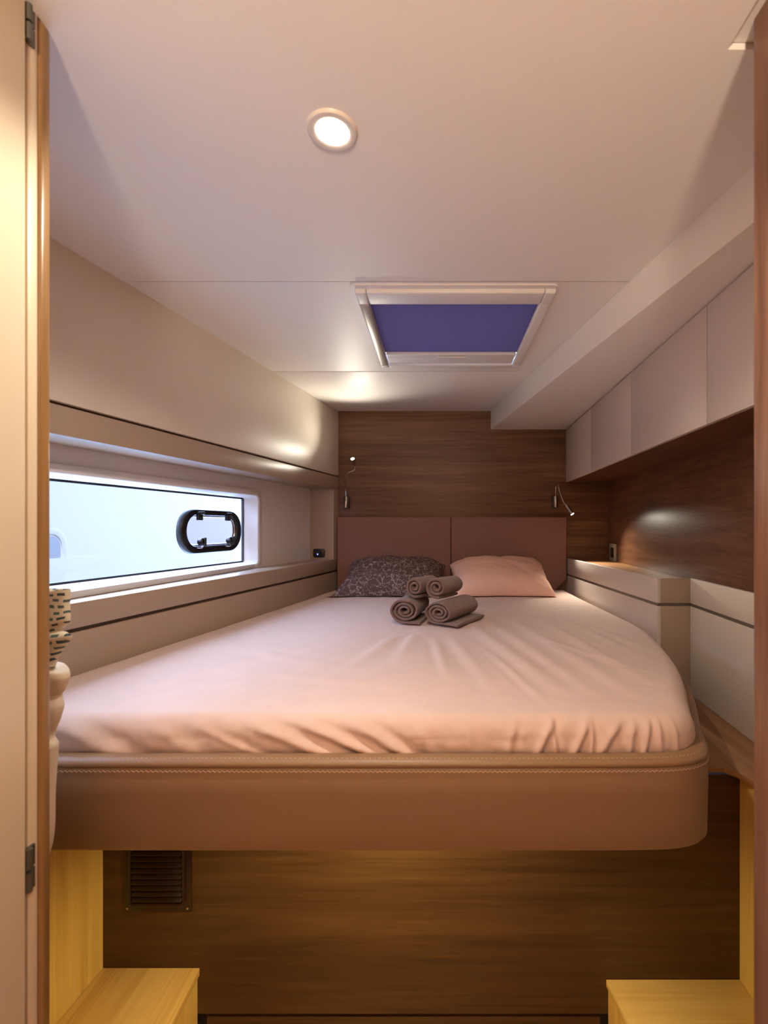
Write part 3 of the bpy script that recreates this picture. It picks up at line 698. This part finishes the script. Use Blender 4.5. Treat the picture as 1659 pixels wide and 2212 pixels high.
# ------------------------------------------------------------------ pillows
def pillow(name, c, hw, hd, th, tilt, yaw, mat, label, seed, roll=0.0):
    n = 46; verts = []; Rm = Matrix.Rotation(yaw, 3, 'Z') @ Matrix.Rotation(roll, 3, 'Y') @ Matrix.Rotation(tilt, 3, 'X')
    def P(u, v, s):
        pin = 1 - 0.10 * (1 - abs(u) ** 2) * abs(v) ** 3
        pin2 = 1 - 0.07 * (1 - abs(v) ** 2) * abs(u) ** 3
        x = u * hw * pin2; y = v * hd * pin
        e = max(0, (1 - abs(u) ** 5.0)) ** 0.6 * max(0, (1 - abs(v) ** 2.8)) ** 0.5
        edge = 1 - e
        wn = noise.noise(Vector((x * 9 + seed, y * 9, s * 3))) * 0.014 * e
        wd = x * 0.9 + y * (1.3 if seed > 5 else -0.8)
        wn += 0.016 * e * (0.25 - abs(noise.noise(Vector((wd * 13 + seed, (y - x) * 3.5, seed))))) 
        wn += 0.010 * e * (0.2 - abs(noise.noise(Vector((x * 5 + seed * 2, y * 15, seed + 3)))))
        # creases running in from the corners and seams
        cr = 0.022 * edge * math.sin(18 * u + 5 * noise.noise(Vector((u * 3, v * 3, seed)))) * (abs(v) ** 2) * (1 - abs(v) ** 8) * (1 - u ** 6)
        cr += 0.018 * edge * math.sin(14 * v + seed) * (abs(u) ** 2) * (1 - abs(u) ** 8) * (1 - v ** 6)
        z = s * (e * th + wn + cr * (0.6 if s > 0 else 0.2))
        sag = -0.02 * (u * u) 
        if seed < 5 and u < 0 and v < 0: x -= 0.05 * (u * v) ** 3; y -= 0.03 * (u * v) ** 3
        return c[0], Rm @ Vector((x, y, z + sag))
    idx = {}; fs = []
    for s in (1, -1):
        for i in range(n + 1):
            for j in range(n + 1):
                if s == -1 and (i in (0, n) or j in (0, n)): idx[(s, i, j)] = idx[(1, i, j)]; continue
                u = math.sin((2 * i / n - 1) * math.pi / 2); v = math.sin((2 * j / n - 1) * math.pi / 2)
                _, q = P(u, v, s); verts.append((c[0] + q.x, c[1] + q.y, max(c[2] + q.z, MAT + 0.005 + 0.004 * abs(noise.noise(Vector((q.x * 8, 3, seed)))))))
                idx[(s, i, j)] = len(verts) - 1
        for i in range(n):
            for j in range(n):
                f = (idx[(s, i, j)], idx[(s, i + 1, j)], idx[(s, i + 1, j + 1)], idx[(s, i, j + 1)])
                fs.append(f if s > 0 else f[::-1])
    o = MB().add(verts, fs).build(name, mat, None, smooth=True, angle=80)
    return tag(o, label, 'pillow', 'pillows at the head of the bed')
pillow('pillow', (-0.275, 2.808, -0.308), 0.306, 0.200, 0.100, math.radians(24), math.radians(-2), 'vine', 'dark brown pillow printed with pale sprigs, leaning on the headboard', 3.1)
pillow('pillow', (0.362, 2.812, -0.306), 0.296, 0.200, 0.102, math.radians(24), math.radians(1.5), 'pink_pillow', 'plain peach pillow leaning on the headboard', 8.4)

# ------------------------------------------------------------------ rolled towels
def towel(c, axis, length, hw, hh, turns, thick, label, seed, flap=0.0, rot=0.0):
    """c: centre of the near end face; axis: horizontal direction pointing away"""
    a = Vector((axis[0], axis[1], axis[2] if len(axis) > 2 else 0)).normalized(); u = Vector((a.y, -a.x, 0)).normalized(); up = u.cross(a).normalized()
    if up.z < 0: up = -up
    npt = 150; mid = []
    for k in range(npt + 1):
        f = k / npt; ang = rot - math.pi / 2 - (1 - f) * turns * 2 * math.pi
        r = 0.16 + 0.84 * f
        wob = 1 + 0.06 * noise.noise(Vector((math.cos(ang) * 1.5 + seed, math.sin(ang) * 1.5, f * 3)))
        ex = (hw - thick / 2) * r * wob; ez = (hh - thick / 2) * r * wob
        mid.append(Vector((math.cos(ang) * ex, math.sin(ang) * ez)))
    if flap > 0:
        e = mid[-1].copy()
        for k in range(1, 14): mid.append(Vector((e.x + flap * k / 13, e.y + 0.001 * math.sin(k * 0.9))))
    nrm = []
    for k in range(len(mid)):
        d = (mid[min(k + 1, len(mid) - 1)] - mid[max(k - 1, 0)]).normalized(); nrm.append(Vector((-d.y, d.x)))
    rings = []; ns = 16
    for i in range(ns + 1):
        g = i / ns; endf = min(g, 1 - g); tk = thick * (0.55 + 0.45 * min(1, endf / 0.03)) / 2
        g2 = 0 if i == 0 else (1 if i == ns else g)
        loop = []
        def pt(q, k):
            jag = 0.004 * noise.noise(Vector((k * 0.09 + seed * 3, seed, 0.0))) * (1 - g2) + 0.002 * noise.noise(Vector((k * 0.3, seed, 5)))
            dep = g2 * length + jag * (1 if g2 < 0.5 else -1)
            bul = 1 + 0.03 * noise.noise(Vector((g2 * 4, q.x * 20, seed)))
            return Vector(c) + a * dep + u * q.x * bul + up * q.y * bul
        for k, m in enumerate(mid): loop.append(pt(m + nrm[k] * tk, k))
        for k in range(len(mid) - 1, -1, -1): loop.append(pt(mid[k] - nrm[k] * tk, k))
        rings.append(loop)
    mb = MB(); mb.loft(rings, caps=False)
    n = len(rings[0]); L = len(mid)
    base_last = (ns) * n
    for k in range(L - 1):
        mb.f.append((k, k + 1, n - 2 - k, n - 1 - k)); mb.f.append((base_last + k, base_last + n - 1 - k, base_last + n - 2 - k, base_last + k + 1))
    o = mb.build('rolled_towel', 'towel', None, smooth=True, angle=70)
    return tag(o, label, 'towel', 'rolled towels stacked on the bed')
towel((-0.1416, 1.895, -0.3375), (0.20, 1.0), 0.22, 0.067, 0.0535, 3.1, 0.0125, 'mauve rolled towel at the bottom left of the stack on the bed', 1.0, 0.062)
towel((-0.006, 1.868, -0.3410), (0.50, 0.86), 0.25, 0.068, 0.0495, 3.1, 0.0120, 'longest mauve rolled towel at the bottom right of the stack, loose end showing', 2.0, 0.085)
towel((-0.104, 1.925, -0.2460), (0.38, 0.92, -0.04), 0.20, 0.043, 0.046, 2.3, 0.0125, 'mauve rolled towel at the top left of the stack on the bed', 3.0, 0.0, 0.5)
towel((-0.016, 1.895, -0.2445), (0.42, 0.91, -0.04), 0.20, 0.050, 0.0475, 2.4, 0.0130, 'mauve rolled towel at the top right of the stack on the bed', 4.0, 0.0, 0.3)

# ------------------------------------------------------------------ vent grille
vg = thing('vent_grille', (-0.771, PAN, -1.056), 'brown louvred vent grille with brass screws on the plinth under the bed', 'vent')
vx0, vx1, vz0, vz1 = -0.863, -0.679, -1.054, -0.870
MB().box(vx0, vx1, PAN - 0.003, PAN - 0.0002, vz0, vz1).build('back_plate', 'vent', vg, bevel=0.001)
bx0, bx1, bz0, bz1 = vx0 + 0.016, vx1 - 0.016, vz0 + 0.022, vz1 - 0.004
fr = []
for o_, d in ((0, -0.003), (0, -0.010), (0.003, -0.012), (0.006, -0.011), (0.007, -0.003)):
    fr.append([(x, PAN + d, z) for x, z in rr(bx0 + o_, bx1 - o_, bz0 + o_, bz1 - o_, 0.010 - o_ * 0.6, 5)])
MB().loft(fr, caps=False).build('raised_border', 'vent', vg, smooth=True)
for k in range(9):
    z = bz0 + 0.012 + k * 0.0158
    sl = [[(x, PAN - 0.003, z + 0.011), (x, PAN - 0.013, z + 0.001), (x, PAN - 0.0125, z - 0.001), (x, PAN - 0.003, z + 0.005)] for x in (bx0 + 0.008, bx1 - 0.008)]
    MB().loft(sl).build('slat', 'vent', vg, bevel=0.0008)
for x in (vx0 + 0.008, vx1 - 0.011):
    MB().lathe([(0.0032, 0), (0.0032, 0.001), (0.002, 0.0018), (0, 0.002)], (x, PAN - 0.003, vz0 + 0.010), (0, -1, 0), 12).build('screw', 'steel', vg, smooth=True)

# ------------------------------------------------------------------ steps
ls = thing('wooden_step', (-0.79, 1.0, FLOOR), 'light oak step on the left, below the vent grille', 'step', 'oak steps up to the bed')
SL, SR = -1.2087, -1.2404
lp = lambda y: -0.924 + 0.055 * (y - PAN) + 0.001
MB().prism([(lp(0.72), 0.72), (lp(PAN), PAN - 0.001), (-0.6577, PAN - 0.001), (-0.640, 0.72)], SL - 0.020, SL).build('tread', 'oak_y', ls, bevel=0.001)
MB().prism([(lp(0.73), 0.73), (lp(PAN), PAN - 0.001), (-0.664, PAN - 0.001), (-0.646, 0.73)], FLOOR, SL - 0.0202).build('step_box', 'oak_z', ls)
rs = thing('wooden_step', (0.64, 1.0, FLOOR), 'light oak step on the right, beside the doorway panel', 'step', 'oak steps up to the bed')
MB().prism([(0.4558, PAN - 0.001), (0.486, 1.09), (0.53, 0.73), (0.8217, 0.73), (0.8217, PAN - 0.001)], SR - 0.020, SR).build('tread', 'oak_x', rs, bevel=0.001)
MB().prism([(0.4618, PAN - 0.001), (0.492, 1.09), (0.536, 0.74), (0.8217, 0.74), (0.8217, PAN - 0.001)], FLOOR, SR - 0.0202).build('step_box', 'oak_z', rs)

# ------------------------------------------------------------------ small fittings
us = thing('charging_socket', (-0.765, NY1, -0.195), 'small black charging socket with blue light in the window niche', 'socket')
ul = rr(-0.803, -0.729, -0.195, -0.139, 0.013, 5)
MB().loft([[(x, NY1 - 0.0002, z) for x, z in ul], [(x, NY1 - 0.007, z) for x, z in ul]]).build('socket_plate', 'black', us, bevel=0.0015)
MB().lathe([(0.018, 0), (0.018, 0.008), (0.014, 0.011), (0.0, 0.011)], (-0.767, NY1 - 0.006, -0.160), (0, -1, 0), 20).build('socket_cover', 'black', us, smooth=True)
MB().lathe([(0.0042, 0), (0.0035, 0.0015), (0, 0.002)], (-0.771, NY1 - 0.0165, -0.173), (0, -1, 0), 12).build('indicator_light', 'led_blue', us, smooth=True)
for x in (-0.797, -0.737):
    MB().lathe([(0.0025, 0), (0.002, 0.001), (0, 0.0012)], (x, NY1 - 0.007, -0.166), (0, -1, 0), 10).build('screw', 'steel', us)

sw = thing('wall_switch', (XW(2.93), 2.93, -0.21), 'small pale switch plate on the dark wood above the right-hand ledge', 'switch')
def swp(y0, y1, z0, z1, d0, d1):
    return MB().prism([(XW(y0) - d0, y0), (XW(y1) - d0, y1), (XW(y1) - d1, y1), (XW(y0) - d1, y0)], z0, z1)
swp(2.865, 2.985, -0.212, -0.105, 0.0003, 0.012).build('switch_plate', 'plate', sw, bevel=0.003)
swp(2.895, 2.955, -0.190, -0.128, 0.0121, 0.015).build('rocker', 'black', sw, bevel=0.001)

# ------------------------------------------------------------------ hanging bag behind the left doorway
def prof_body(name, mat, prof, yc, xl, parent, seed, thick, nstep=6):
    """prof: (z, right x); soft cloth body between xl and the right profile"""
    P = bez([(z, x, 0) for z, x in prof], nstep); rings = []
    for p in P:
        z, xr = p.x, p.y; left = xl + 0.012 * math.sin(z * 23 + seed); cx = (xr + left) / 2; hx = (xr - left) / 2; loop = []
        for k in range(56):
            a = 2 * math.pi * k / 56
            ca, sa = math.cos(a), math.sin(a)
            fold = 1 + 0.22 * noise.noise(Vector((ca * 2.2 + seed, sa * 2.2, z * 9))) * abs(sa)
            loop.append((cx + hx * math.copysign(abs(ca) ** 0.8, ca), yc + thick * fold * math.copysign(abs(sa) ** 0.85, sa), z + 0.004 * math.sin(3 * a + seed) * (1 if z > -0.3 else 0.3)))
        rings.append(loop)
    return MB().loft(rings).build(name, mat, parent, smooth=True, angle=70)
bg = thing('hanging_bag', (-0.76, 0.84, -0.66), 'cream cloth bag with rolled collar hanging at the left end of the bed', 'bag')
YB_ = 0.840
bx = lambda px: (px - 950) * YB_ / 1020
bz = lambda py: (1138 - py) * YB_ / 1020
# right-hand silhouette in metres
prof_body('bag_body', 'canvas', [(-0.660, -0.730), (-0.570, -0.694), (-0.470, -0.688), (-0.403, -0.683), (-0.388, -0.683), (-0.374, -0.690), (-0.345, -0.679), (-0.322, -0.673), (-0.305, -0.676), (-0.292, -0.677)], YB_, -0.86, bg, 1.7, 0.030)
prof_body('rolled_collar', 'canvas', [(-0.294, -0.678), (-0.290, -0.672), (-0.270, -0.664), (-0.262, -0.663), (-0.254, -0.667), (-0.252, -0.684)], YB_, -0.865, bg, 4.7, 0.036)
MB().tube(bez([(-0.80, YB_ + 0.02, -0.262), (-0.79, YB_ - 0.03, 0.0), (-0.78, 0.735, 0.20), (-0.77, 0.728, 0.215), (-0.75, YB_ - 0.03, 0.0), (-0.74, YB_ + 0.02, -0.258)], 8), 0.006, 8).build('carry_strap', 'canvas', bg, smooth=True)
pc = prof_body('printed_pouch', 'print', [(-0.2515, -0.688), (-0.235, -0.681), (-0.217, -0.671), (-0.204, -0.660), (-0.196, -0.6575), (-0.191, -0.664), (-0.186, -0.674), (-0.178, -0.668), (-0.169, -0.660), (-0.140, -0.6605), (-0.116, -0.659), (-0.113, -0.661)], YB_, -0.85, None, 2.2, 0.024, 5)
tag(pc, 'cream pouch printed with teal dashes, stuffed in the top of the hanging bag', 'pouch')
